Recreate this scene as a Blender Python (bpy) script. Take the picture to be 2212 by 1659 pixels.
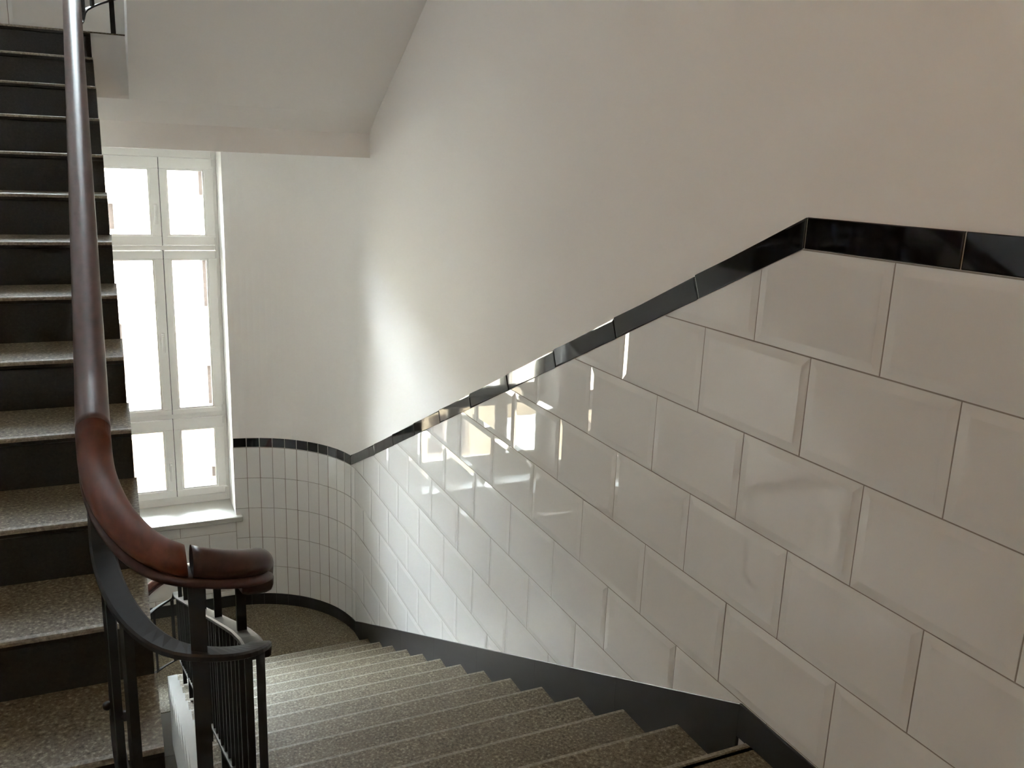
import bpy, bmesh, math, random
from mathutils import Vector, Matrix

# ------------------------------------------------------------------ units
# Everything is laid out in "tile heights" (one white wall tile = 1), turned
# into metres by U.  Origin: plan position of the photographer, z = 0 on the
# upper landing floor (which lies 6.023 tile heights under the lens).
U = 0.27
EYE = 6.023
def V(x, y, z):
    return Vector((x * U, y * U, (z + EYE) * U))

random.seed(7)
for o in list(bpy.data.objects):
    bpy.data.objects.remove(o)
sc = bpy.context.scene
C = sc.collection

# ------------------------------------------------------------------ camera
F_PX, YAW, PITCH, ROLL = 1871.35, .432902, -.241401, .0385046
cy_, sy_, cp_, sp_ = math.cos(YAW), math.sin(YAW), math.cos(PITCH), math.sin(PITCH)
fw = Vector((sy_ * cp_, cy_ * cp_, sp_)); rt = Vector((cy_, -sy_, 0)); up = rt.cross(fw)
r2 = rt * math.cos(ROLL) + up * math.sin(ROLL)
u2 = up * math.cos(ROLL) - rt * math.sin(ROLL)
cam = bpy.data.cameras.new('camera')
cam.sensor_width = 36.0
cam.sensor_fit = 'HORIZONTAL'
cam.lens = F_PX / 2212 * 36.0
cam.clip_start = .02
cam.clip_end = 400
cam_o = bpy.data.objects.new('camera', cam)
C.objects.link(cam_o)
M3 = Matrix((r2, u2, -fw)).transposed()
cam_o.matrix_world = Matrix.Translation(V(0, 0, 0)) @ M3.to_4x4()
sc.camera = cam_o

# ------------------------------------------------------------------ sky, sun, exposure
world = bpy.data.worlds.new('sky')
sc.world = world
world.use_nodes = True
bg = world.node_tree.nodes['Background']
bg.inputs[0].default_value = (.86, .93, 1.0, 1)
bg.inputs[1].default_value = 60.0
sun = bpy.data.lights.new('sun', 'SUN')
sun.energy = 12.0
sun.angle = math.radians(.6)
sun.color = (1.0, .95, .88)
sun_o = bpy.data.objects.new('sun', sun)
C.objects.link(sun_o)
sun_o.rotation_euler = Vector((.30, .42, -.86)).to_track_quat('-Z', 'Y').to_euler()

sc.view_settings.view_transform = 'Standard'
sc.view_settings.look = 'None'
sc.view_settings.exposure = 1.3
sc.view_settings.gamma = 1.0
sc.view_settings.use_curve_mapping = False
sc.cycles.use_denoising = True
sc.cycles.max_bounces = 14
sc.cycles.diffuse_bounces = 9
sc.cycles.glossy_bounces = 4
sc.cycles.transparent_max_bounces = 12
sc.cycles.sample_clamp_indirect = 12.0

# ------------------------------------------------------------------ materials
def mat(name, col, rough=.5, spec=.5, coat=0.0):
    m = bpy.data.materials.new(name)
    m.use_nodes = True
    b = m.node_tree.nodes['Principled BSDF']
    b.inputs['Base Color'].default_value = (*col, 1)
    b.inputs['Roughness'].default_value = rough
    b.inputs['Specular IOR Level'].default_value = spec
    b.inputs['Coat Weight'].default_value = coat
    return m, m.node_tree, b

def bump(nt, b, scale, strength, dist=.002, detail=4):
    tc = nt.nodes.new('ShaderNodeNewGeometry')
    n = nt.nodes.new('ShaderNodeTexNoise')
    n.inputs['Scale'].default_value = scale
    n.inputs['Detail'].default_value = detail
    nt.links.new(tc.outputs['Position'], n.inputs['Vector'])
    bp = nt.nodes.new('ShaderNodeBump')
    bp.inputs['Strength'].default_value = strength
    bp.inputs['Distance'].default_value = dist
    nt.links.new(n.outputs['Fac'], bp.inputs['Height'])
    nt.links.new(bp.outputs['Normal'], b.inputs['Normal'])
    return tc, n

def ramp(nt, src, stops):
    r = nt.nodes.new('ShaderNodeValToRGB')
    e = r.color_ramp.elements
    e[0].position, e[0].color = stops[0][0], (*stops[0][1], 1)
    e[1].position, e[1].color = stops[-1][0], (*stops[-1][1], 1)
    for p, c in stops[1:-1]:
        k = e.new(p); k.color = (*c, 1)
    nt.links.new(src, r.inputs['Fac'])
    return r

M = {}
M['plaster'], nt, b = mat('wall_paint', (.875, .865, .85), .85, .25)
bump(nt, b, 60, .10, .001)
M['tile'], nt, b = mat('white_glazed_tile', (.80, .80, .79), .025, 1.0)
bump(nt, b, 9, .03, .004, 1)
M['black_tile'], nt, b = mat('black_glazed_tile', (.006, .006, .007), .05, .55)
bump(nt, b, 12, .05, .004, 1)
M['grout'], _, _ = mat('grout', (.30, .27, .24), .95, .2)
M['grout_light'], _, _ = mat('grout_light', (.60, .58, .54), .95, .2)
M['skirting'], nt, b = mat('black_skirting', (.016, .016, .017), .38, .5)
bump(nt, b, 40, .06, .001)

def speckle(name, dark, mid, light, rough):
    m, nt, b = mat(name, mid, rough, .25)
    g = nt.nodes.new('ShaderNodeNewGeometry')
    n = nt.nodes.new('ShaderNodeTexNoise')
    n.inputs['Scale'].default_value = 95
    n.inputs['Detail'].default_value = 3
    n.inputs['Roughness'].default_value = .7
    nt.links.new(g.outputs['Position'], n.inputs['Vector'])
    r = ramp(nt, n.outputs['Fac'], [(.34, dark), (.48, mid), (.54, mid), (.68, light)])
    n2 = nt.nodes.new('ShaderNodeTexNoise')
    n2.inputs['Scale'].default_value = 3.5
    nt.links.new(g.outputs['Position'], n2.inputs['Vector'])
    mx = nt.nodes.new('ShaderNodeMixRGB')
    mx.blend_type = 'MULTIPLY'
    mx.inputs[0].default_value = .5
    r2_ = ramp(nt, n2.outputs['Fac'], [(.3, (.72, .70, .68)), (.7, (1, 1, 1))])
    nt.links.new(r.outputs[0], mx.inputs[1])
    nt.links.new(r2_.outputs[0], mx.inputs[2])
    nt.links.new(mx.outputs[0], b.inputs['Base Color'])
    bp = nt.nodes.new('ShaderNodeBump')
    bp.inputs['Strength'].default_value = .25
    bp.inputs['Distance'].default_value = .0005
    nt.links.new(n.outputs['Fac'], bp.inputs['Height'])
    nt.links.new(bp.outputs['Normal'], b.inputs['Normal'])
    return m
M['step'] = speckle('speckled_stone_step', (.045, .034, .019), (.125, .102, .064), (.30, .26, .185), .60)
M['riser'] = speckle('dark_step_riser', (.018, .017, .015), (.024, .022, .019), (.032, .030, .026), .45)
M['nosing'] = speckle('worn_step_edge', (.13, .11, .08), (.21, .185, .14), (.34, .31, .25), .5)
M['white_paint'], nt, b = mat('grey_white_stringer_paint', (.42, .42, .41), .95, .0)
bump(nt, b, 35, .15, .002)
M['iron'], nt, b = mat('black_painted_iron', (.009, .009, .010), .5, .4)
bump(nt, b, 50, .1, .001)

def wood(name, c0, c1, rough):
    m, nt, b = mat(name, c0, rough, .32, 0)
    g = nt.nodes.new('ShaderNodeNewGeometry')
    mp = nt.nodes.new('ShaderNodeMapping')
    mp.inputs['Scale'].default_value = (60, 6, 60)
    nt.links.new(g.outputs['Position'], mp.inputs['Vector'])
    n = nt.nodes.new('ShaderNodeTexNoise')
    n.inputs['Scale'].default_value = 1.0
    n.inputs['Detail'].default_value = 6
    nt.links.new(mp.outputs['Vector'], n.inputs['Vector'])
    r = ramp(nt, n.outputs['Fac'], [(.3, c0), (.7, c1)])
    nt.links.new(r.outputs[0], b.inputs['Base Color'])
    bp = nt.nodes.new('ShaderNodeBump')
    bp.inputs['Strength'].default_value = .12
    bp.inputs['Distance'].default_value = .001
    nt.links.new(n.outputs['Fac'], bp.inputs['Height'])
    nt.links.new(bp.outputs['Normal'], b.inputs['Normal'])
    return m
M['wood'] = wood('dark_handrail_wood', (.042, .020, .017), (.072, .033, .028), .34)
M['wood_dark'] = wood('shaded_handrail_wood', (.026, .011, .009), (.046, .018, .014), .42)  # darker copy of the handrail wood, shade mixed into its colour
M['wood_red'] = wood('reddish_handrail_wood', (.055, .013, .006), (.095, .024, .012), .42)
M['pvc'], _, _ = mat('white_window_frame', (.90, .90, .88), .3, .5)
M['gasket'], _, _ = mat('window_gasket', (.10, .10, .10), .6, .3)
M['sill'], nt, b = mat('stone_sill', (.50, .49, .46), .35, .5)
bump(nt, b, 30, .1, .001)
M['handle'], _, _ = mat('white_handle', (.86, .86, .84), .25, .5)

gm = bpy.data.materials.new('window_glass')
gm.use_nodes = True
nt = gm.node_tree
nt.nodes.remove(nt.nodes['Principled BSDF'])
tr = nt.nodes.new('ShaderNodeBsdfTransparent')
tr.inputs[0].default_value = (.93, .95, .94, 1)
gl = nt.nodes.new('ShaderNodeBsdfGlossy')
gl.inputs['Roughness'].default_value = .01
fr = nt.nodes.new('ShaderNodeFresnel')
fr.inputs[0].default_value = 1.45
mx = nt.nodes.new('ShaderNodeMixShader')
nt.links.new(fr.outputs[0], mx.inputs[0])
nt.links.new(tr.outputs[0], mx.inputs[1])
nt.links.new(gl.outputs[0], mx.inputs[2])
nt.links.new(mx.outputs[0], nt.nodes['Material Output'].inputs[0])
M['glass'] = gm

M['facade'], nt, b = mat('pale_facade', (.27, .235, .19), .9, .2)
bump(nt, b, 6, .2, .01)
M['facade_base'], _, _ = mat('ochre_base_storey', (.070, .053, .034), .9, .2)
M['facade_white'], _, _ = mat('pale_base_storey', (.30, .29, .28), .9, .2)
M['facade_pane'], _, _ = mat('facade_pane', (.016, .0125, .0105), .6, .0)
M['facade_frame'], _, _ = mat('facade_window_frame', (.06, .045, .035), .7, .1)
M['paving'], nt, b = mat('courtyard_paving', (.72, .72, .70), .9, .2)
bump(nt, b, 3, .3, .01)
M['brass'], _, _ = mat('lamp_metal', (.35, .27, .15), .35, .5)

# ------------------------------------------------------------------ helpers
def mesh_obj(name, verts, faces, material, parent=None, smooth=False, mats=None, fm=None):
    me = bpy.data.meshes.new(name)
    me.from_pydata([tuple(v) for v in verts], [], faces)
    for m in (mats or [material]):
        me.materials.append(m)
    if fm:
        for p, i in zip(me.polygons, fm):
            p.material_index = i
    bm = bmesh.new(); bm.from_mesh(me)
    bmesh.ops.recalc_face_normals(bm, faces=bm.faces)
    bm.to_mesh(me); bm.free()
    if smooth:
        me.shade_smooth()
    me.update()
    o = bpy.data.objects.new(name, me)
    C.objects.link(o)
    if parent:
        o.parent = parent
        o.matrix_parent_inverse = Matrix.Translation(parent.location).inverted()
    return o

def tag(o, label=None, cat=None, group=None, kind=None):
    if label: o['label'] = label
    if cat: o['category'] = cat
    if group: o['group'] = group
    if kind: o['kind'] = kind
    return o

def empty(name, loc):
    o = bpy.data.objects.new(name, None)
    o.empty_display_size = .1
    o.location = loc
    C.objects.link(o)
    return o

BOXF = [(0, 1, 3, 2), (4, 6, 7, 5), (0, 4, 5, 1), (2, 3, 7, 6), (0, 2, 6, 4), (1, 5, 7, 3)]
def boxv(x0, x1, y0, y1, z0, z1):
    return [V(x, y, z) for x in (x0, x1) for y in (y0, y1) for z in (z0, z1)]
def box(name, x0, x1, y0, y1, z0, z1, m, parent=None):
    return mesh_obj(name, boxv(x0, x1, y0, y1, z0, z1), BOXF, m, parent)
def boxes(name, lst, m, parent=None):
    v, f = [], []
    for b_ in lst:
        n = len(v); v += boxv(*b_); f += [tuple(i + n for i in q) for q in BOXF]
    return mesh_obj(name, v, f, m, parent)

def prism_x(name, poly, x0, x1, m, parent=None, mats=None, fm_side=None):
    """poly: list of (y, z); extruded along x; x0/x1 numbers"""
    n = len(poly)
    v = [V(x0, y, z) for y, z in poly] + [V(x1, y, z) for y, z in poly]
    f = [tuple(range(n)), tuple(range(2 * n - 1, n - 1, -1))]
    fm = [0, 0]
    for i in range(n):
        j = (i + 1) % n
        f.append((i, j, n + j, n + i)); fm.append(fm_side[i] if fm_side else 0)
    return mesh_obj(name, v, f, m, parent, mats=mats, fm=fm if fm_side else None)

def prism_z(name, plan, z0, z1, m, parent=None):
    n = len(plan)
    v = [V(x, y, z0) for x, y in plan] + [V(x, y, z1) for x, y in plan]
    f = [tuple(range(n)), tuple(range(2 * n - 1, n - 1, -1))]
    for i in range(n):
        j = (i + 1) % n
        f.append((i, j, n + j, n + i))
    return mesh_obj(name, v, f, m, parent)

# ------------------------------------------------------------------ plan of the stairwell
XR, XL, XC = 6.0, -5.38, .31            # tile face on the right, left wall, centre line
CXR, CYR, RR = 2.572, 23.216, 3.43      # rounded corner of the landing (tile face)
YB = CYR + RR                           # tile face of the window wall
WX0, WX1 = -2.30, 2.92                  # window opening
YF = 28.07                              # window frame plane
TH = math.acos((WX1 - CXR) / RR)
Z_TOP, Z_LOW, Z_UP = -6.023, -13.961, 2.517   # landing floors
Z_FLOOR2 = 10.44
STOREY = Z_UP - Z_LOW
Y_EDGE = 21.52

def wall_path(s, off=0.0):
    """s runs along the right wall and round the corner; off = depth behind the tile face"""
    if s <= CYR:
        return XR + off, s
    t = (s - CYR) / RR
    return CXR + (RR + off) * math.cos(t), CYR + (RR + off) * math.sin(t)
S_END = CYR + RR * TH

def strip_wall(name, pts_in, pts_out, z0, z1, m):
    n = len(pts_in)
    v = []
    for (a, b_) in zip(pts_in, pts_out):
        v += [V(*a, z0), V(*a, z1), V(*b_, z0), V(*b_, z1)]
    f = []
    for i in range(n - 1):
        a, c = 4 * i, 4 * i + 4
        f += [(a, a + 1, c + 1, c), (a + 2, c + 2, c + 3, a + 3), (a + 1, a + 3, c + 3, c + 1), (a, c, c + 2, a + 2)]
    f += [(0, 2, 3, 1), (4 * n - 4, 4 * n - 3, 4 * n - 1, 4 * n - 2)]
    return mesh_obj(name, v, f, m)

Z_BOT, Z_ROOF = -25.0, 19.0
ss = [-6.5, CYR] + [CYR + RR * TH * i / 28 for i in range(1, 29)]
pin = [wall_path(s, .022) for s in ss]
pout = [wall_path(s, .9) for s in ss]
wall_right = strip_wall('wall_right', pin, pout, Z_BOT, Z_ROOF, M['plaster'])
for p in wall_right.data.polygons: p.use_smooth = False
tag(wall_right, 'white plastered stairwell wall with glazed tile wainscot, right of the stairs', 'wall', kind='structure')
mir = lambda p: (2 * XC - p[0], p[1])
wall_left = strip_wall('wall_left', [mir(p) for p in pin], [mir(p) for p in pout], Z_BOT, Z_ROOF, M['plaster'])
tag(wall_left, 'plain white stairwell wall on the far side of the upward flight', 'wall', kind='structure')
YW = YB + .022
Z_SILL = -10.834
Z_HEAD = .34
wb = []
for a, b_ in ((Z_BOT, Z_SILL - .17), (Z_HEAD, Z_SILL - .17 + STOREY), (Z_HEAD + STOREY, Z_ROOF)):
    wb.append((WX0, WX1, YW, 28.75, a, b_))
for a, b_ in ((WX1, WX1 + .62), (WX0 - .62, WX0)):
    wb.append((a, b_, YW + .03, 28.75, Z_BOT, Z_ROOF))
wall_back = boxes('wall_back', wb, M['plaster'])
tag(wall_back, 'white end wall of the stairwell around the tall window', 'wall', kind='structure')
wall_front = box('wall_front', XL - .9, XR + .9, -7.0, -6.5, Z_BOT, Z_ROOF, M['plaster'])
tag(wall_front, 'plain white wall behind the photographer on the upper landing', 'wall', kind='structure')

def landing_plan(y0, off=.02):
    pl = [(2 * XC - (XR + off), y0), (XR + off, y0)]
    pl += [wall_path(CYR + RR * TH * i / 18, off) for i in range(0, 19)]
    pl += [mir(wall_path(CYR + RR * TH * i / 18, off)) for i in range(18, -1, -1)]
    return pl

# floors
fl = prism_z('floor', [(XL, -6.5), (XR, -6.5), (XR, 6.36), (.53, 6.36), (.53, 6.18), (0, 6.18), (0, 6.02), (XL, 6.02)],
             Z_TOP - .9, Z_TOP - .0, M['step'])
tag(fl, 'dark speckled stone floor of the landing under the photographer', 'floor', kind='structure')
fl1 = prism_z('floor.001', landing_plan(Y_EDGE), Z_LOW - .03, Z_LOW, M['step'])
tag(fl1, 'speckled stone floor of the lower half landing under the window', 'floor', kind='structure')
fl2 = prism_z('floor.002', landing_plan(Y_EDGE), Z_UP - .03, Z_UP, M['step'])
tag(fl2, 'dark stone floor of the upper half landing at the top of the left flight', 'floor', kind='structure')
for nm, zt, lb in (('ceiling', Z_UP, 'white soffit and edge beam of the upper half landing above the window'),
                   ('ceiling.001', Z_LOW, 'white soffit and edge beam under the lower half landing')):
    v, f = [], []
    prof = [(Y_EDGE, zt - .03), (22.7, zt - .03), (22.7, zt - 2.341), (22.12, zt - 2.341), (22.12, zt - 1.767), (Y_EDGE, zt - 1.32)]
    o = prism_x(nm, prof, XL, XR + .02, M['plaster'])
    tag(o, lb, 'ceiling', kind='structure')
    prism_z('landing_slab', landing_plan(22.69), zt - 2.05, zt - .03, M['plaster'], o)
roof = box('ceiling.002', XL - .9, XR + .9, -7, 28.75, Z_ROOF - .3, Z_ROOF + .3, M['plaster'])
tag(roof, 'white stairwell ceiling high above the stairs', 'ceiling', kind='structure')
c3 = box('ceiling.003', XL, XR + .02, -6.5, 7.1, 9.05, Z_FLOOR2, M['plaster'])
tag(c3, 'white ceiling over the landing where the photographer stands', 'ceiling', kind='structure')
flb = box('floor.003', XL - .9, XR + .9, -7, 28.75, Z_BOT - .4, Z_BOT, M['step'])
tag(flb, 'dark stone floor at the bottom of the stairwell', 'floor', kind='structure')

# ------------------------------------------------------------------ wall tiling
ROW0 = -.6315                      # joint line under the top border on the landing
TW = 1.66555                       # tile width
S_A = 7.03265                      # a joint of the top row
SB0, SB1 = 6.46, 23.95             # where the border turns slanted / level again
BSL = .457
def band_bottom(s):
    if s < SB0: return -.622
    if s < SB1: return -.622 - BSL * (s - SB0)
    return -.622 - BSL * (SB1 - SB0)
def band_top(s):
    if s < SB0: return -.325
    return -.325 - (8.327 - .325) / (SB1 - SB0) * (min(s, SB1) - SB0)
SS0 = 6.60
SSL = .4645
Z_BASE = Z_LOW + .375
SS1 = SS0 + (-5.648 - Z_BASE) / SSL
def skirt_top(s):
    if s < SS0: return -5.648
    if s < SS1: return -5.648 - SSL * (s - SS0)
    return Z_BASE

def clip(poly, fn):
    out = []
    n = len(poly)
    for i in range(n):
        a, b_ = poly[i], poly[(i + 1) % n]
        fa, fb = fn(a), fn(b_)
        if fa >= 0: out.append(a)
        if (fa >= 0) != (fb >= 0):
            t = fa / (fa - fb)
            out.append(tuple(a[k] + (b_[k] - a[k]) * t for k in range(3)))
    return out

BEV, BDEP, SKIRT = .098, .0095, .019
BREAKS = [-99, SB0, SS0, SS1, SB1, 99]
def tile_pieces(s0, s1, z0, z1, bev, bdep):
    i0, i1, j0, j1 = s0 + bev, s1 - bev, z0 + bev, z1 - bev
    P = [[(i0, j0, 0), (i1, j0, 0), (i1, j1, 0), (i0, j1, 0)]]
    o = [(s0, z0, bdep), (s1, z0, bdep), (s1, z1, bdep), (s0, z1, bdep)]
    for k in range(4):
        l = (k + 1) % 4
        P.append([o[k], o[l], P[0][l], P[0][k]])
        P.append([o[l], o[k], (o[k][0], o[k][1], SKIRT), (o[l][0], o[l][1], SKIRT)])
    return P

def add_tile(s0, s1, z0, z1, parent, lo=None, hi=None, bev=BEV, bdep=BDEP, name='tile', material=None):
    """one bevelled tile, cut by the border above and the skirting below"""
    g = .007
    tilt_s, tilt_z = random.gauss(0, .0014), random.gauss(0, .0014)
    cs, cz = (s0 + s1) / 2, (z0 + z1) / 2
    verts, faces, index = [], [], {}
    for pc in tile_pieces(s0 + g, s1 - g, z0 + g, z1 - g, bev, bdep):
        for a, b_ in zip(BREAKS[:-1], BREAKS[1:]):
            if s1 <= a or s0 >= b_: continue
            q = clip(pc, lambda p: p[0] - a)
            q = clip(q, lambda p: b_ - p[0]) if len(q) > 2 else q
            m = (max(a, s0) + min(b_, s1)) / 2
            if hi is not None and len(q) > 2:
                h0 = hi(m); hs = (hi(m + 1e-4) - h0) / 1e-4
                q = clip(q, lambda p: h0 + hs * (p[0] - m) - .004 - p[1])
            if lo is not None and len(q) > 2:
                l0 = lo(m); ls = (lo(m + 1e-4) - l0) / 1e-4
                q = clip(q, lambda p: p[1] - (l0 + ls * (p[0] - m)) - .004)
            if len(q) < 3: continue
            fi = []
            for p in q:
                key = tuple(round(c, 5) for c in p)
                if key not in index:
                    index[key] = len(verts)
                    d = p[2] + tilt_s * (p[0] - cs) + tilt_z * (p[1] - cz)
                    x, y = wall_path(p[0], d)
                    verts.append(V(x, y, p[1]))
                if index[key] not in fi: fi.append(index[key])
            if len(fi) > 2: faces.append(tuple(fi))
    if not faces: return None
    return mesh_obj(name, verts, faces, material or M['tile'], parent)

# grout bed behind the tiles
def bed(name, sa, sb, lo, hi, n, parent, m):
    v, f = [], []
    br = sorted(set([sa, sb] + [b_ for b_ in BREAKS if sa < b_ < sb] + [sa + (sb - sa) * i / n for i in range(n + 1)]))
    for s in br:
        for off in (.014, .021):
            x, y = wall_path(s, off)
            v += [V(x, y, lo(s)), V(x, y, hi(s))]
    for i in range(len(br) - 1):
        a, c = 4 * i, 4 * i + 4
        f += [(a, a + 1, c + 1, c), (a + 2, c + 2, c + 3, a + 3), (a + 1, a + 3, c + 3, c + 1), (a, c, c + 2, a + 2)]
    return mesh_obj(name, v, f, m, parent)
bed('grout_bed', -6.5, S_END, lambda s: skirt_top(s) - .02, lambda s: band_bottom(s) - .004, 60, wall_right, M['grout'])
bed('border_grout', -6.5, S_END, lambda s: band_bottom(s) - .004, lambda s: band_top(s) - .012, 60, wall_right, M['grout_light'])

Y_NEAR = -1.5
for j in range(0, 14):
    z1 = ROW0 - j; z0 = z1 - 1
    off = 0 if j % 2 == 0 else .5
    k = math.floor((Y_NEAR - S_A) / TW)
    while True:
        s0 = S_A + (k + off) * TW
        s1 = s0 + TW
        k += 1
        if s0 > SB1: break
        s1c = min(s1, SB1)
        if s1c - s0 < .12: break
        if max(skirt_top(s0), skirt_top(s1c)) > z1 and min(skirt_top(s0), skirt_top(s1c)) > z1: continue
        if max(band_bottom(s0), band_bottom(s1c)) < z0: continue
        add_tile(s0, s1c, z0, z1, wall_right, skirt_top, band_bottom)
# narrow upright tiles round the corner
NC = 11
cols = [SB1 + (S_END - SB1) * i / NC for i in range(NC + 1)]
ZB_L = band_bottom(SB1 + 1)
for j in range(5):
    z1 = ROW0 - 8 - j
    for a, b_ in zip(cols[:-1], cols[1:]):
        add_tile(a, b_, z1 - 1, z1, wall_right, skirt_top, band_bottom, bev=.012, bdep=.004)

# black border tiles
def border_piece(sa, sb, za, zb, w, slope_cut=True):
    """quad along the border: top edge from (sa,za) to (sb,zb), width w measured square to it"""
    L = math.hypot(sb - sa, zb - za)
    ns, nz = (zb - za) / L, -(sb - sa) / L      # downwards normal
    if nz > 0: ns, nz = -ns, -nz
    return (sa, za), (sb, zb), (sb + ns * w, zb + nz * w), (sa + ns * w, za + nz * w)
def border_mesh(q, parent, curved=False, depth=(-.004, .02)):
    g = .010
    (a, b_, c, d) = q
    L = math.hypot(b_[0] - a[0], b_[1] - a[1])
    def lerp(p, q_, t): return (p[0] + (q_[0] - p[0]) * t, p[1] + (q_[1] - p[1]) * t)
    t = g / L
    a2, b2, c2, d2 = lerp(a, b_, t), lerp(a, b_, 1 - t), lerp(d, c, 1 - t), lerp(d, c, t)
    cen = ((a2[0] + c2[0]) / 2, (a2[1] + c2[1]) / 2)
    ring0 = [a2, b2, c2, d2]
    tl = random.gauss(0, .0016)
    verts, faces = [], []
    for dep, sh in ((depth[1], 1.0), (depth[0] + .005, 1.0), (depth[0], .97)):
        for p in ring0:
            pp = (cen[0] + (p[0] - cen[0]) * (sh if sh == 1 else 1 - .02 / max(L, .2)), cen[1] + (p[1] - cen[1]) * (sh if sh == 1 else .94))
            x, y = wall_path(pp[0], dep + tl * (pp[0] - cen[0]))
            verts.append(V(x, y, pp[1]))
    for r_ in (0, 4):
        for k in range(4):
            l = (k + 1) % 4
            faces.append((r_ + k, r_ + l, r_ + 4 + l, r_ + 4 + k))
    faces.append((8, 9, 10, 11))
    return mesh_obj('border_tile', verts, faces, M['black_tile'], parent)
BW = .285
e = SB0
while e > -3:
    a = e - 1.726
    border_mesh(((a, -.325), (e, -.325), (e, -.620), (a, -.620)), wall_right)
    e = a
js = [SB0] + [8.145 + 1.693 * i for i in range(9)] + [SB1]
sl = (band_top(SB1) - band_top(SB0)) / (SB1 - SB0)
un = 1 / math.hypot(1, sl)
for a, b_ in zip(js[:-1], js[1:]):
    wv = .262 * un
    # cuts square to the slope, except at the two kinks
    sh0 = 0 if a == SB0 else sl * wv
    sh1 = 0 if b_ == SB1 else sl * wv
    def bz(s): return band_top(SB0) + sl * (s - SB0) - .262 / un
    p = [(a, band_top(a)), (b_, band_top(b_)), (b_ + sh1, bz(b_ + sh1)), (a + sh0, bz(a + sh0))]
    border_mesh(p, wall_right)
for a, b_ in zip(cols[:-1], cols[1:]):
    border_mesh(((a, band_top(24)), (b_, band_top(24)), (b_, ZB_L + .005), (a, ZB_L + .005)), wall_right)

# black skirting along the flight, the landing and round the corner
base = bpy.data.objects.new('baseboard_right', None)
base.location = V(XR, SS0, Z_TOP)
C.objects.link(base)
tag(base, 'black stone skirting running along the wall beside the descending steps', 'skirting', kind='structure')
def skirt_piece(sa, sb, lo, hi, n=1):
    v, f = [], []
    for i in range(n + 1):
        s = sa + (sb - sa) * i / n
        for off in (-.022, .02):
            x, y = wall_path(s, off)
            v += [V(x, y, lo(s)), V(x, y, hi(s))]
        x, y = wall_path(s, -.014)
        v.append(V(x, y, hi(s) + .010))
    for i in range(n):
        a, c = 5 * i, 5 * i + 5
        f += [(a, a + 1, c + 1, c), (a + 2, c + 2, c + 3, a + 3), (a + 1, a + 4, c + 4, c + 1), (a + 4, a + 3, c + 3, c + 4), (a, c, c + 2, a + 2)]
    f += [(0, 2, 3, 4, 1), (5 * n, 5 * n + 1, 5 * n + 4, 5 * n + 3, 5 * n + 2)]
    return mesh_obj('skirting_board', v, f, M['skirting'], base)
skirt_piece(-6.5, SS0 - .004, lambda s: Z_TOP - .02, skirt_top)
segs = [SS0, 9.1, 11.6, 14.1, 16.6, 19.1, 21.5, SS1]
for a, b_ in zip(segs[:-1], segs[1:]):
    skirt_piece(a + .002, b_ - .002, lambda s: max(skirt_top(s) - 1.35, Z_LOW - .02), skirt_top, 3)
sc_ = [SS1] + [c for c in cols if c > SS1 + .2]
for a, b_ in zip(sc_[:-1], sc_[1:]):
    skirt_piece(a + .002, b_ - .002, lambda s: Z_LOW - .02, skirt_top, 2)
# skirting on the straight piece under the window
box('skirting_board', WX0, WX1 - .01, YB - .02, YW, Z_LOW - .02, Z_BASE, M['skirting'], base)

# white tiles on the straight wall under the two windows
def flat_tile(x0, x1, z0, z1, parent, yb=YB, bev=.098, bdep=BDEP):
    g = .007
    x0 += g; x1 -= g; z0 += g; z1 -= g
    if x1 - x0 < .05 or z1 - z0 < .05: return
    bx = min(bev, (x1 - x0) / 3); bz = min(bev, (z1 - z0) / 3)
    tx, tz = random.gauss(0, .0014), random.gauss(0, .0014)
    ring = lambda a, b_, c, d, dep: [V(p, yb + dep + tx * (p - (x0 + x1) / 2) + tz * (q - (z0 + z1) / 2), q) for p, q in ((a, c), (b_, c), (b_, d), (a, d))]
    v = ring(x0, x1, z0, z1, .02) + ring(x0, x1, z0, z1, bdep) + ring(x0 + bx, x1 - bx, z0 + bz, z1 - bz, 0)
    f = [(8, 9, 10, 11)]
    for r_ in (0, 4):
        for k in range(4):
            l = (k + 1) % 4
            f.append((r_ + k, r_ + l, r_ + 4 + l, r_ + 4 + k))
    mesh_obj('tile', v, f, M['tile'], parent)
for dz, zlo in ((0, Z_BASE), (STOREY, Z_UP + .36)):
    box('grout_bed', WX0, WX1, YB + .016, YB + .021, zlo - .02, Z_SILL - .18 + dz, M['grout'], wall_back)
    zt = Z_SILL - .17 + dz
    rows = [(zt, -11.40 + dz)] + [(-11.40 - i + dz, max(-12.40 - i + dz, zlo)) for i in range(3)]
    for j, (z1, z0) in enumerate(rows):
        if z1 - z0 < .1: continue
        x = 1.262 if j % 2 == 0 else 2.10
        xs = []
        k = x + TW * 2
        while k > WX0 - TW:
            xs.append(k); k -= TW
        for a in xs:
            x0, x1 = max(a - TW, WX0), min(a, WX1)
            if x1 - x0 > .08: flat_tile(x0, x1, z0, z1, wall_back)
box('skirting_board', WX0, WX1, YB - .02, YW, Z_UP - .02, Z_UP + .36, M['skirting'], wall_back)

# ------------------------------------------------------------------ windows
def rbox(x0, x1, y0, y1, z0, z1):
    return (x0, x1, y0, y1, z0, z1)
def frame_boxes(x0, x1, z0, z1, w, y0, y1):
    return [(x0, x1, y0, y1, z0, z0 + w), (x0, x1, y0, y1, z1 - w, z1), (x0, x0 + w, y0, y1, z0 + w, z1 - w), (x1 - w, x1, y0, y1, z0 + w, z1 - w)]

def bevel_mod(o, w):
    b_ = o.modifiers.new('soft_edges', 'BEVEL')
    b_.width = w * U; b_.segments = 2; b_.limit_method = 'ANGLE'
    return o

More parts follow.
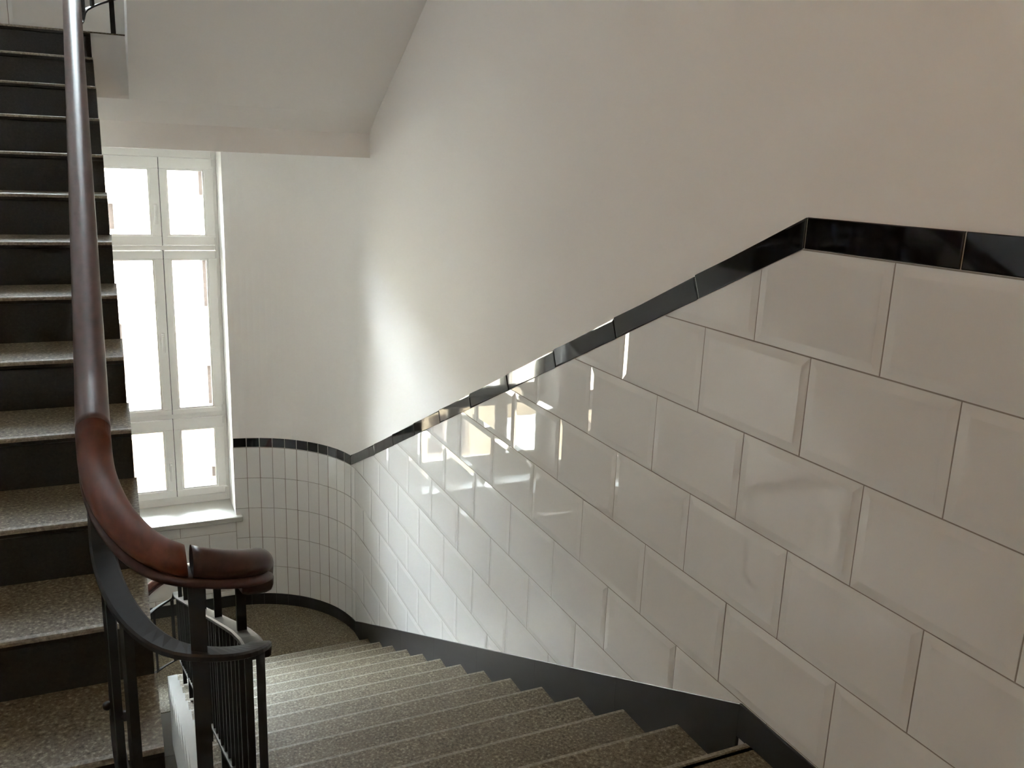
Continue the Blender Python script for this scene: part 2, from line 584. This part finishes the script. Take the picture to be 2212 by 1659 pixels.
def build_window(name, dz, label):
    w = empty(name, V(XC, YF, Z_SILL + dz))
    tag(w, label, 'window', kind='structure')
    ztop = .30 + dz
    zb = Z_SILL + dz
    fx0, fx1 = WX0, WX1
    # outer frame, two mullions and two transoms
    bevel_mod(boxes('outer_frame', [(fx0, fx0 + .13, YF, YF + .3, zb, ztop), (fx1 - .13, fx1, YF, YF + .3, zb, ztop),
                          (fx0 + .13, fx1 - .13, YF, YF + .3, zb, -10.56 + dz), (fx0 + .13, fx1 - .13, YF, YF + .3, .0 + dz, ztop)], M['pvc'], w), .02)
    mx = (1.30, 2 * XC - 1.30)
    for a in mx:
        box('mullion', a - .05, a + .05, YF + .06, YF + .3, -10.56 + dz, .0 + dz, M['pvc'], w)
    for zt in (-2.63, -7.88):
        bevel_mod(box('transom', fx0 + .13, fx1 - .13, YF - .03, YF + .3, zt - .075 + dz, zt + .075 + dz, M['pvc'], w), .02)
    for a in mx:
        box('sash_seal', a - .012, a + .012, YF - .02, YF + .06, -10.55 + dz, -.01 + dz, M['gasket'], w)
    xs = [(fx0 + .11, mx[1] - .008), (mx[1] + .008, mx[0] - .008), (mx[0] + .008, fx1 - .11)]
    gx = [(-1.93, -.86), (-.44, 1.04), (1.49, 2.56)]
    zr = [(-2.545, .0, -2.28, -.32), (-7.80, -2.715, -7.64, -2.955), (-10.55, -7.96, -10.31, -8.30)]
    for ci, ((x0, x1), (g0, g1)) in enumerate(zip(xs, gx)):
        for (z0, z1, h0, h1) in zr:
            z0 += dz; z1 += dz; h0 += dz; h1 += dz
            bl = [(x0, x1, YF - .09, YF + .14, z0, h0), (x0, x1, YF - .09, YF + .14, h1, z1),
                  (x0, g0, YF - .09, YF + .14, h0, h1), (g1, x1, YF - .09, YF + .14, h0, h1)]
            s = bevel_mod(boxes('sash', bl, M['pvc'], w), .015)
            box('pane', g0 - .02, g1 + .02, YF + .03, YF + .05, h0 - .02, h1 + .02, M['glass'], s)
            # glazing bead
            bd = .05
            boxes('glazing_bead', [(g0, g1, YF - .05, YF + .03, h0, h0 + bd), (g0, g1, YF - .05, YF + .03, h1 - bd, h1),
                                   (g0, g0 + bd, YF - .05, YF + .03, h0 + bd, h1 - bd), (g1 - bd, g1, YF - .05, YF + .03, h0 + bd, h1 - bd)], M['pvc'], s)
            if ci == 1:
                hx, hz = 1.165, (h0 + h1) / 2 - .2
                if z1 - z0 > 4: hz = -5.36 + dz
                hd = bevel_mod(boxes('window_handle', [(hx - .05, hx + .05, YF - .12, YF - .085, hz - .14, hz + .16),
                                              (hx - .035, hx + .035, YF - .24, YF - .11, hz + .04, hz + .11),
                                              (hx - .04, hx + .04, YF - .27, YF - .21, hz - .42, hz + .11)], M['handle'], s), .02)
            if ci == 2:
                for hz in (z0 + .12, z1 - .12):
                    boxes('hinge', [(x1 - .03, x1 + .03, YF - .13, YF - .08, hz - .1, hz + .1)], M['handle'], s)
    sill = bevel_mod(box('window_sill', WX0 - .22, WX1 + .19, YB - .22, YF + .1, Z_SILL - .17 + dz, Z_SILL + dz, M['sill'], w), .03)
    return w
build_window('window_1', 0, 'tall white three-leaf window over the lower half landing')
build_window('window_2', STOREY, 'tall white three-leaf window on the upper half landing, one storey above the other')

# ------------------------------------------------------------------ stair flights
def step_mesh(x0, x1, yn, zn, sgn, t, r, parent):
    """one solid step; sgn = direction (in y) in which the nose points"""
    prof = [(-t - .06, 0), (-.07, 0), (-.018, -.006), (-.004, -.022), (0, -.05), (-.008, -.09), (-.05, -.11), (-.05, -r - .012), (-t - .06, -r - .012)]
    poly = [(yn + sgn * a, zn + b_) for a, b_ in prof]
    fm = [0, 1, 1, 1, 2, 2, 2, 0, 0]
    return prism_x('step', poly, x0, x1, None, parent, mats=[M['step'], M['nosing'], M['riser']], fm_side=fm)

# flight 1: from the landing down to the half landing (right)
T1, R1 = 1.217, .567
X1A, X1B = .77, XR - .012
f1 = empty('stair_flight', V(3.2, 6.46, Z_TOP))
tag(f1, 'speckled stone steps descending along the tiled wall to the window landing', 'stairs')
noses1 = [(6.457 + T1 * i, Z_TOP - R1 * i) for i in range(14)]
for i, (yn, zn) in enumerate(noses1):
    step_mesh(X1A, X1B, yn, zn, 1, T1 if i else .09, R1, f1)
lastY = noses1[-1][0]
prism_x('flight_slab', [(6.37, Z_TOP - .9), (6.37, Z_TOP - .585), (Y_EDGE - .01, Z_TOP - .585 - .4664 * (Y_EDGE - 6.38)), (Y_EDGE - .01, Z_LOW - .9), (7.2, Z_TOP - 1.9)],
        .55, XR, M['plaster'], f1)
# white stepped cheek beside the well
v = []
ck = [(6.36, Z_TOP - .0)]
for (yn, zn) in noses1:
    ck += [(yn - .03, zn + .012), (yn - .03, zn - R1 + .012)]
ck[0] = (6.37, noses1[0][1] + .012)
ck = ck[:-1] + [(lastY - .03, Z_LOW + .002), (Y_EDGE - .01, Z_LOW + .002), (Y_EDGE - .01, Z_LOW - 1.0), (6.37, Z_TOP - 1.7)]
prism_x('stepped_cheek', ck, .53, .775, M['white_paint'], f1)

# flight 2: from the landing up to the upper half landing (left)
K2 = .974
T2, R2, Y20, Z20 = 1.217 * K2, .6448 * K2, 8.614 * K2, -4.509 * K2
f2 = empty('stair_flight.001', V(-2.7, 6.1, Z_TOP))
tag(f2, 'dark stone steps climbing on the left behind the wooden handrail', 'stairs')
def xe2(y):
    return K2 * .061 - .0201 * (y - K2 * 9.831)
for i in range(-2, 12):
    yn, zn = Y20 + T2 * i, Z20 + R2 * i
    rr = R2 if i > -2 else zn - Z_TOP
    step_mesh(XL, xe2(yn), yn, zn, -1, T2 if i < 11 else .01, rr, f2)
prism_x('flight_slab', [(6.1, Z_TOP - .9), (7.3, Z_TOP - .05), (Y_EDGE - .01, Z_UP - .75), (Y_EDGE - .01, Z_UP - 1.30), (8.1, Z_TOP - .85), (7.3, Z_TOP - 1.1)], XL, -.22, M['plaster'], f2)

# flight 3: from the upper half landing on up, over our heads (only its soffit shows)
f3 = empty('stair_flight.002', V(3.2, 21.4, Z_UP))
tag(f3, 'white plastered underside of the next flight up, sloping over the stairs', 'stairs')
R3 = (Z_FLOOR2 - Z_UP) / 13
for i in range(12):
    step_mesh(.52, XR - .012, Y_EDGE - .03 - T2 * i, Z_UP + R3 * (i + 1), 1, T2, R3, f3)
prism_x('soffit_slab', [(Y_EDGE - .005, Z_UP - 1.32), (7.11, Z_UP - 1.32 + .55 * (Y_EDGE - 7.11)), (7.11, Z_FLOOR2 - .55), (Y_EDGE - .1, Z_UP - .05), (Y_EDGE - .005, Z_UP - .05)], .49, XR + .02, M['plaster'], f3)

# flight 4: from the lower half landing on down, under the left flight
f4 = empty('stair_flight.003', V(-2.7, 21.4, Z_LOW))
tag(f4, 'shaded steps going further down from the window landing under the left flight', 'stairs')
for i in range(1, 13):
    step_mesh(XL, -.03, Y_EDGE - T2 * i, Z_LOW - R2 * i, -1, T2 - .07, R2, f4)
prism_x('flight_slab', [(Y_EDGE - .01, Z_LOW - .7), (Y_EDGE - .01, Z_LOW - 1.4), (Y_EDGE - T2 * 13, Z_LOW - R2 * 13 - 1.3), (Y_EDGE - T2 * 13, Z_LOW - R2 * 13 - .6)], XL, -.06, M['plaster'], f4)

# ------------------------------------------------------------------ balustrade
rail = empty('stair_railing', V(.31, 6.0, Z_TOP))
tag(rail, 'black iron stair railing with a rounded reddish wooden handrail turning round the well', 'railing')

def lerp(a, b_, t): return a + (b_ - a) * t
AYL = 7.15
AY, AR = 6.55, .55                       # turn at the landing
def left_x(y): return -.24 - .012 * (y - 6.55)
def left_z(y): return -2.21 + .53 * (y - 6.93)
def right_z(y): return -2.95 - .466 * (y - AY)
LY, UY = 21.9, 21.38
path = []                                # (x, y, z of the handrail top)
# upper flight (down towards the landing)
for i in range(10):
    y = lerp(12.0, UY, i / 9)
    path.append((.86, y, 6.25 + .53 * (UY - y)))
for i in range(1, 13):
    a = math.pi * i / 12
    path.append((.31 + .55 * math.cos(a) - .07 * i / 12, UY + .5 * math.sin(a), lerp(6.25, left_z(UY), i / 12)))
for i in range(1, 25):
    y = lerp(UY, AYL, i / 24)
    path.append((left_x(y), y, left_z(y)))
I_TURN0 = len(path) - 1
for i in range(1, 21):                   # left quarter of the turn, drawn out along the flight
    a = math.pi * (1 + .5 * i / 20)
    zl = left_z(AYL)
    path.append((.31 - (.31 - left_x(AYL)) * math.sin(math.pi / 2 * (1 - i / 20)), 6.0 + (AYL - 6.0) * (1 - math.sin(math.pi / 2 * i / 20)),
                 lerp(zl, -2.62, math.sin(math.pi / 2 * i / 20) * .55 + .45 * i / 20)))
I_APEX = len(path) - 1
for i in range(1, 17):
    a = math.pi * (1.5 + .5 * i / 16)
    path.append((.31 + AR * math.cos(a), AY + AR * math.sin(a), lerp(-2.62, right_z(AY), i / 16)))
I_TURN1 = len(path) - 1
for i in range(1, 25):
    y = lerp(AY, LY, i / 24)
    path.append((.86, y, right_z(y)))
I_LOW0 = len(path) - 1
for i in range(1, 17):
    a = math.pi * i / 16
    path.append((.31 + .55 * math.cos(a), LY + .55 * math.sin(a), lerp(right_z(LY), right_z(LY) - 1.15, i / 16)))
for i in range(1, 9):
    y = lerp(LY, 12, i / 8)
    path.append((-.24, y, right_z(LY) - 1.15 - .53 * (LY - y)))
# smooth heights a little
for _ in range(3):
    zs = [p[2] for p in path]
    path = [path[0]] + [(p[0], p[1], (zs[i] + 2 * zs[i + 1] + zs[i + 2]) / 4) for i, p in enumerate(path[1:-1])] + [path[-1]]
# arc length
acc = [0]
for a, b_ in zip(path[:-1], path[1:]):
    acc.append(acc[-1] + math.hypot(b_[0] - a[0], b_[1] - a[1]))
def at(l):
    l = max(0, min(acc[-1] - 1e-6, l))
    i = 0
    lo_, hi_ = 0, len(acc) - 1
    while hi_ - lo_ > 1:
        m_ = (lo_ + hi_) // 2
        if acc[m_] <= l: lo_ = m_
        else: hi_ = m_
    t = (l - acc[lo_]) / (acc[hi_] - acc[lo_])
    a, b_ = path[lo_], path[hi_]
    return tuple(lerp(a[k], b_[k], t) for k in range(3))

def sweep(name, l0, l1, prof, dz, m, ends=(0, 0), step=.07, parent=None, smooth=True, roundend=False):
    n = max(2, int((l1 - l0) / step))
    ls = [lerp(l0, l1, i / n) for i in range(n + 1)]
    v, f = [], []
    k = len(prof)
    for i, l in enumerate(ls):
        p = at(l)
        a, b_ = at(l - .04), at(l + .04)
        tg = Vector((b_[0] - a[0], b_[1] - a[1], b_[2] - a[2])).normalized()
        side = tg.cross(Vector((0, 0, 1))).normalized()
        upv = Vector((0, 0, 1))
        tg = Vector((tg.x, tg.y, 0)).normalized()
        # bevelled saw cuts at the ends
        for (u_, w_) in prof:
            cut = 0
            if i == 0: cut = ends[0] * max(0, w_ + .30)
            if i == n: cut = -ends[1] * max(0, w_ + .30)
            q = Vector((p[0], p[1], p[2] + dz)) + side * u_ + upv * w_ + tg * cut
            v.append(V(*q))
    for i in range(n):
        for j in range(k):
            j2 = (j + 1) % k
            f.append((i * k + j, i * k + j2, (i + 1) * k + j2, (i + 1) * k + j))
    f.append(tuple(range(k)))
    f.append(tuple(range(n * k + k - 1, n * k - 1, -1)))
    o = mesh_obj(name, v, f, m, parent or rail)
    if smooth:
        for p_ in o.data.polygons: p_.use_smooth = len(p_.vertices) == 4
    return o
# rounded cap of the handrail (top at 0) and the bead under it
cap = []
for i in range(13):
    a = math.pi * i / 12
    cap.append((.125 * math.cos(a), -.115 + .115 * math.sin(a)))
cap += [(-.120, -.150), (-.095, -.190), (-.080, -.205), (.080, -.205), (.095, -.190), (.120, -.150)]
bead = [(.080, -.196), (-.080, -.196), (-.112, -.215), (-.122, -.240), (-.112, -.268), (-.07, -.285), (.07, -.285), (.112, -.268), (.122, -.240), (.112, -.215)]
L0, L1 = acc[I_TURN0], acc[I_TURN1]
l_seam = L0 + .0
l_notch = acc[I_APEX] + .02
l_end2 = L1 + .6
sweep('handrail', 0, l_seam - .002, cap, 0, M['wood'])
sweep('handrail', l_seam + .002, l_notch - .009, cap, 0, M['wood_red'], ends=(0, .045))
sweep('handrail', l_notch + .007, acc[I_LOW0] - .5, cap, 0, M['wood_dark'], ends=(.045, 0))
sweep('handrail', acc[I_LOW0] - .495, acc[-1], cap, 0, M['wood_red'])
sweep('handrail_base', 0, L0, bead, 0, M['wood'], step=.1)
sweep('handrail_base', L0 + .002, acc[-1], bead, 0, M['wood_dark'], step=.06)
flat = [(-.09, -.022), (-.09, .012), (-.072, .026), (.072, .026), (.09, .012), (.09, -.022), (.072, -.034), (-.072, -.034)]
MID, BOT = -.83, -2.62
sweep('middle_rail', 0, acc[-1], flat, MID, M['iron'], smooth=False)
thin = [(-.05, -.02), (-.05, .02), (.05, .02), (.05, -.02)]
sweep('bottom_rail', 0, acc[-1], thin, BOT, M['iron'], smooth=False, step=.1)

unit = {}
def bar(name, x, y, z0, z1, w, d=None, rot=0, m=None):
    key = name
    if key not in unit:
        me = bpy.data.meshes.new(name)
        me.from_pydata([(a, b_, c) for a in (-.5, .5) for b_ in (-.5, .5) for c in (0, 1)], [], BOXF)
        me.materials.append(m or M['iron'])
        unit[key] = me
    o = bpy.data.objects.new(name, unit[key])
    C.objects.link(o)
    o.parent = rail
    o.location = V(x, y, z0) - rail.location
    o.scale = (w * U, (d or w) * U, (z1 - z0) * U)
    o.rotation_euler = (0, 0, rot)
    return o
def heading(l):
    a, b_ = at(l - .05), at(l + .05)
    return math.atan2(b_[1] - a[1], b_[0] - a[0]) - math.pi / 2
def balusters(la, lb, spacing, every, post_first=0, post_down=.55):
    n = int(round((lb - la) / spacing))
    for i in range(n + 1):
        l = la + spacing * i
        if l > lb + .01: break
        p = at(l)
        if every and (i - post_first) % every == 0:
            bar('post', p[0], p[1], p[2] + BOT - post_down, p[2] - .27, .085, rot=heading(l))
        else:
            bar('baluster', p[0], p[1], p[2] + BOT - .02, p[2] + MID, .066, rot=heading(l))
# right flight: bar rows from the turn down to the half landing
p = at(L1 - .1)
bar('baluster', p[0], p[1], p[2] + BOT - .02, p[2] + MID, .066, rot=heading(L1 - .1))
balusters(L1 + 1.2 - .4057, acc[I_LOW0], .4057, 6, post_first=1, post_down=.45)
# left flight
balusters(acc[9 + 12] + .2, L0 - .5, .395, 6, post_first=2, post_down=.3)
# upper turn and upper flight
for l in [acc[9] + .25, acc[9] + .6, acc[9] + 1.25, acc[9] + 1.55]:
    p = at(l); bar('baluster', p[0], p[1], p[2] + BOT, p[2] + MID, .066, rot=heading(l))
p = at((acc[9] + acc[21]) / 2); bar('post', p[0], p[1], Z_UP, p[2] - .27, .10)
# lower turn
la, lb = acc[I_LOW0], acc[I_LOW0 + 16]
for t in (.2, .5, .8):
    p = at(lerp(la, lb, t)); bar('baluster', p[0], p[1], p[2] + BOT, p[2] + MID, .06, rot=heading(lerp(la, lb, t)))
for i in range(8):
    l = lb + .3 + .4 * i
    p = at(l); bar('baluster', p[0], p[1], p[2] + BOT, p[2] + MID, .06)
# newel at the front of the turn and the bars of the turn
p = at(l_notch + .035)
bar('newel_post', p[0], p[1], Z_TOP, p[2] - .26, .11, .06)
for l, w_ in ((L0, .075), (L0 + .37, .06), (L0 + .78, .07)):
    p = at(l); bar('baluster', p[0], p[1], p[2] + BOT - .4, p[2] + MID, w_, rot=heading(l))
def knob(x, y, z, r_):
    n, v, f = 10, [], []
    for k in range(1, 6):
        a = math.pi * k / 6
        for i in range(n):
            b_ = 2 * math.pi * i / n
            v.append(V(x + r_ * math.sin(a) * math.cos(b_), y + r_ * math.sin(a) * math.sin(b_), z + r_ * math.cos(a)))
    for k in range(4):
        for i in range(n):
            j = (i + 1) % n
            f.append((k * n + i, k * n + j, (k + 1) * n + j, (k + 1) * n + i))
    f += [tuple(range(n)), tuple(range(5 * n - 1, 4 * n - 1, -1))]
    return mesh_obj('scroll_knob', v, f, M['iron'], rail, smooth=True)
p = at(L0); knob(p[0] - .06, p[1], -4.47, .04)
p = at(L0 + .37); knob(p[0] + .05, p[1], -4.36, .045)

# ------------------------------------------------------------------ lamp behind the photographer
lamp = empty('ceiling_lamp', V(3.4, .5, 9.05))
tag(lamp, 'opal globe ceiling lamp over the landing behind the photographer', 'lamp')
def lathe(name, prof, loc, m, parent, n=24):
    v, f = [], []
    for (r_, z) in prof:
        for i in range(n):
            a = 2 * math.pi * i / n
            v.append(loc + Vector((r_ * math.cos(a), r_ * math.sin(a), z)))
    for k in range(len(prof) - 1):
        for i in range(n):
            j = (i + 1) % n
            f.append((k * n + i, k * n + j, (k + 1) * n + j, (k + 1) * n + i))
    f += [tuple(range(n)), tuple(range(len(prof) * n - 1, (len(prof) - 1) * n - 1, -1))]
    return mesh_obj(name, v, f, m, parent, smooth=True)
LP = V(3.4, .5, 9.05)
lathe('ceiling_rose', [(.07, 0), (.07, -.03), (.03, -.05), (.03, -.07)], LP, M['brass'], lamp)
gmat = bpy.data.materials.new('opal_glass_lit'); gmat.use_nodes = True
gb = gmat.node_tree.nodes['Principled BSDF']
gb.inputs['Base Color'].default_value = (.9, .85, .75, 1)
gb.inputs['Emission Color'].default_value = (1.0, .56, .26, 1)
gb.inputs['Emission Strength'].default_value = 12.0
lathe('globe_shade', [(.12 * math.sin(math.pi * (i + .5) / 14), -.19 + .12 * math.cos(math.pi * (i + .5) / 14)) for i in range(14)], LP, gmat, lamp)

# ------------------------------------------------------------------ courtyard outside
gr = box('ground', -150, 150, 29, 200, -38.6, -38, M['paving'])
tag(gr, 'pale paved courtyard floor far below the window', 'ground', kind='structure')
YQ = 100.0
Z_EAVES = 16.5
Z_BASE_TOP = -27.9
bld = empty('apartment_building', V(4, YQ, -38))
tag(bld, 'ochre apartment house across the courtyard, seen through the window', 'building')
cols_x = [(-28.0, -23.0), (-17.0, -12.0), (-5.0, .38), (8.35, 13.4), (20, 25), (31, 36)]
rows_r = [(-36.2, -34.4), (-27.4, -22.4), (-16.2, -10.4), (-4.1, -1.0), (7.5, 13.5)]
rows_l = [(-36.2, -30.5), (-23.4, -17.3), (-7.8, -4.6), (3.0, 8.6)]
v, f = [], []
xs_cuts = sorted([-60] + [c for ab in cols_x for c in ab] + [70])
# facade wall built as piers between the window columns and spandrels between the windows
parts = []
edges = [-60] + [c for ab in cols_x for c in ab] + [70]
for k in range(0, len(edges), 2):
    parts.append((edges[k], edges[k + 1], YQ, YQ + 3, Z_BASE_TOP, Z_EAVES))
for k, (a, b_) in enumerate(cols_x):
    rows = rows_l if k in (0, 2, 4) else rows_r
    zc = Z_BASE_TOP
    for (z0, z1) in rows:
        if z1 < Z_BASE_TOP: continue
        if z0 > zc: parts.append((a, b_, YQ, YQ + 3, zc, z0))
        zc = max(zc, z1)
    parts.append((a, b_, YQ, YQ + 3, zc, Z_EAVES))
boxes('facade_wall', parts, M['facade'], bld)
parts = []
for k in range(0, len(edges), 2):
    parts.append((edges[k], edges[k + 1], YQ, YQ + 3, -38, Z_BASE_TOP))
for k, (a, b_) in enumerate(cols_x):
    z0, z1 = (rows_l if k in (0, 2, 4) else rows_r)[0]
    parts.append((a, b_, YQ, YQ + 3, -38, z0))
    if z1 < Z_BASE_TOP: parts.append((a, b_, YQ, YQ + 3, z1, Z_BASE_TOP))
boxes('base_storey', parts, M['facade_base'], bld)
for a, b_ in ((-62, -52.7), (62, 72)):
    box('added_side_wing', a, b_, 32, YQ - .02, -38, Z_EAVES, M['facade'], bld)  # unseen wings added to cut off low sky and soften the daylight
shed = box('garden_shed', -52, -33.0, YQ - 9, YQ - .6, -38, -33.6, M['facade_white'], None)
tag(shed, 'low pale shed standing against the house across the courtyard', 'shed')
prism_x('shed_roof', [(YQ - 9.6, -33.6), (YQ - .5, -33.6), (YQ - .5, -31.6)], -52.6, -32.4, M['facade_white'], shed)
for k, (a, b_) in enumerate(cols_x):
    for (z0, z1) in (rows_l if k in (0, 2, 4) else rows_r):
        wn = boxes('window', frame_boxes(a, b_, z0, z1, .3, YQ + .9, YQ + 1.3) + [((a + b_) / 2 - .15, (a + b_) / 2 + .15, YQ + .9, YQ + 1.3, z0 + .3, z1 - .3)], M['facade_frame'], bld)
        box('pane', a + .2, b_ - .2, YQ + 1.05, YQ + 1.15, z0 + .2, z1 - .2, M['facade_pane'], wn)
box('roof', -61, 71, YQ - 1.5, YQ + 12, Z_EAVES, Z_EAVES + 1.5, M['facade_frame'], bld)
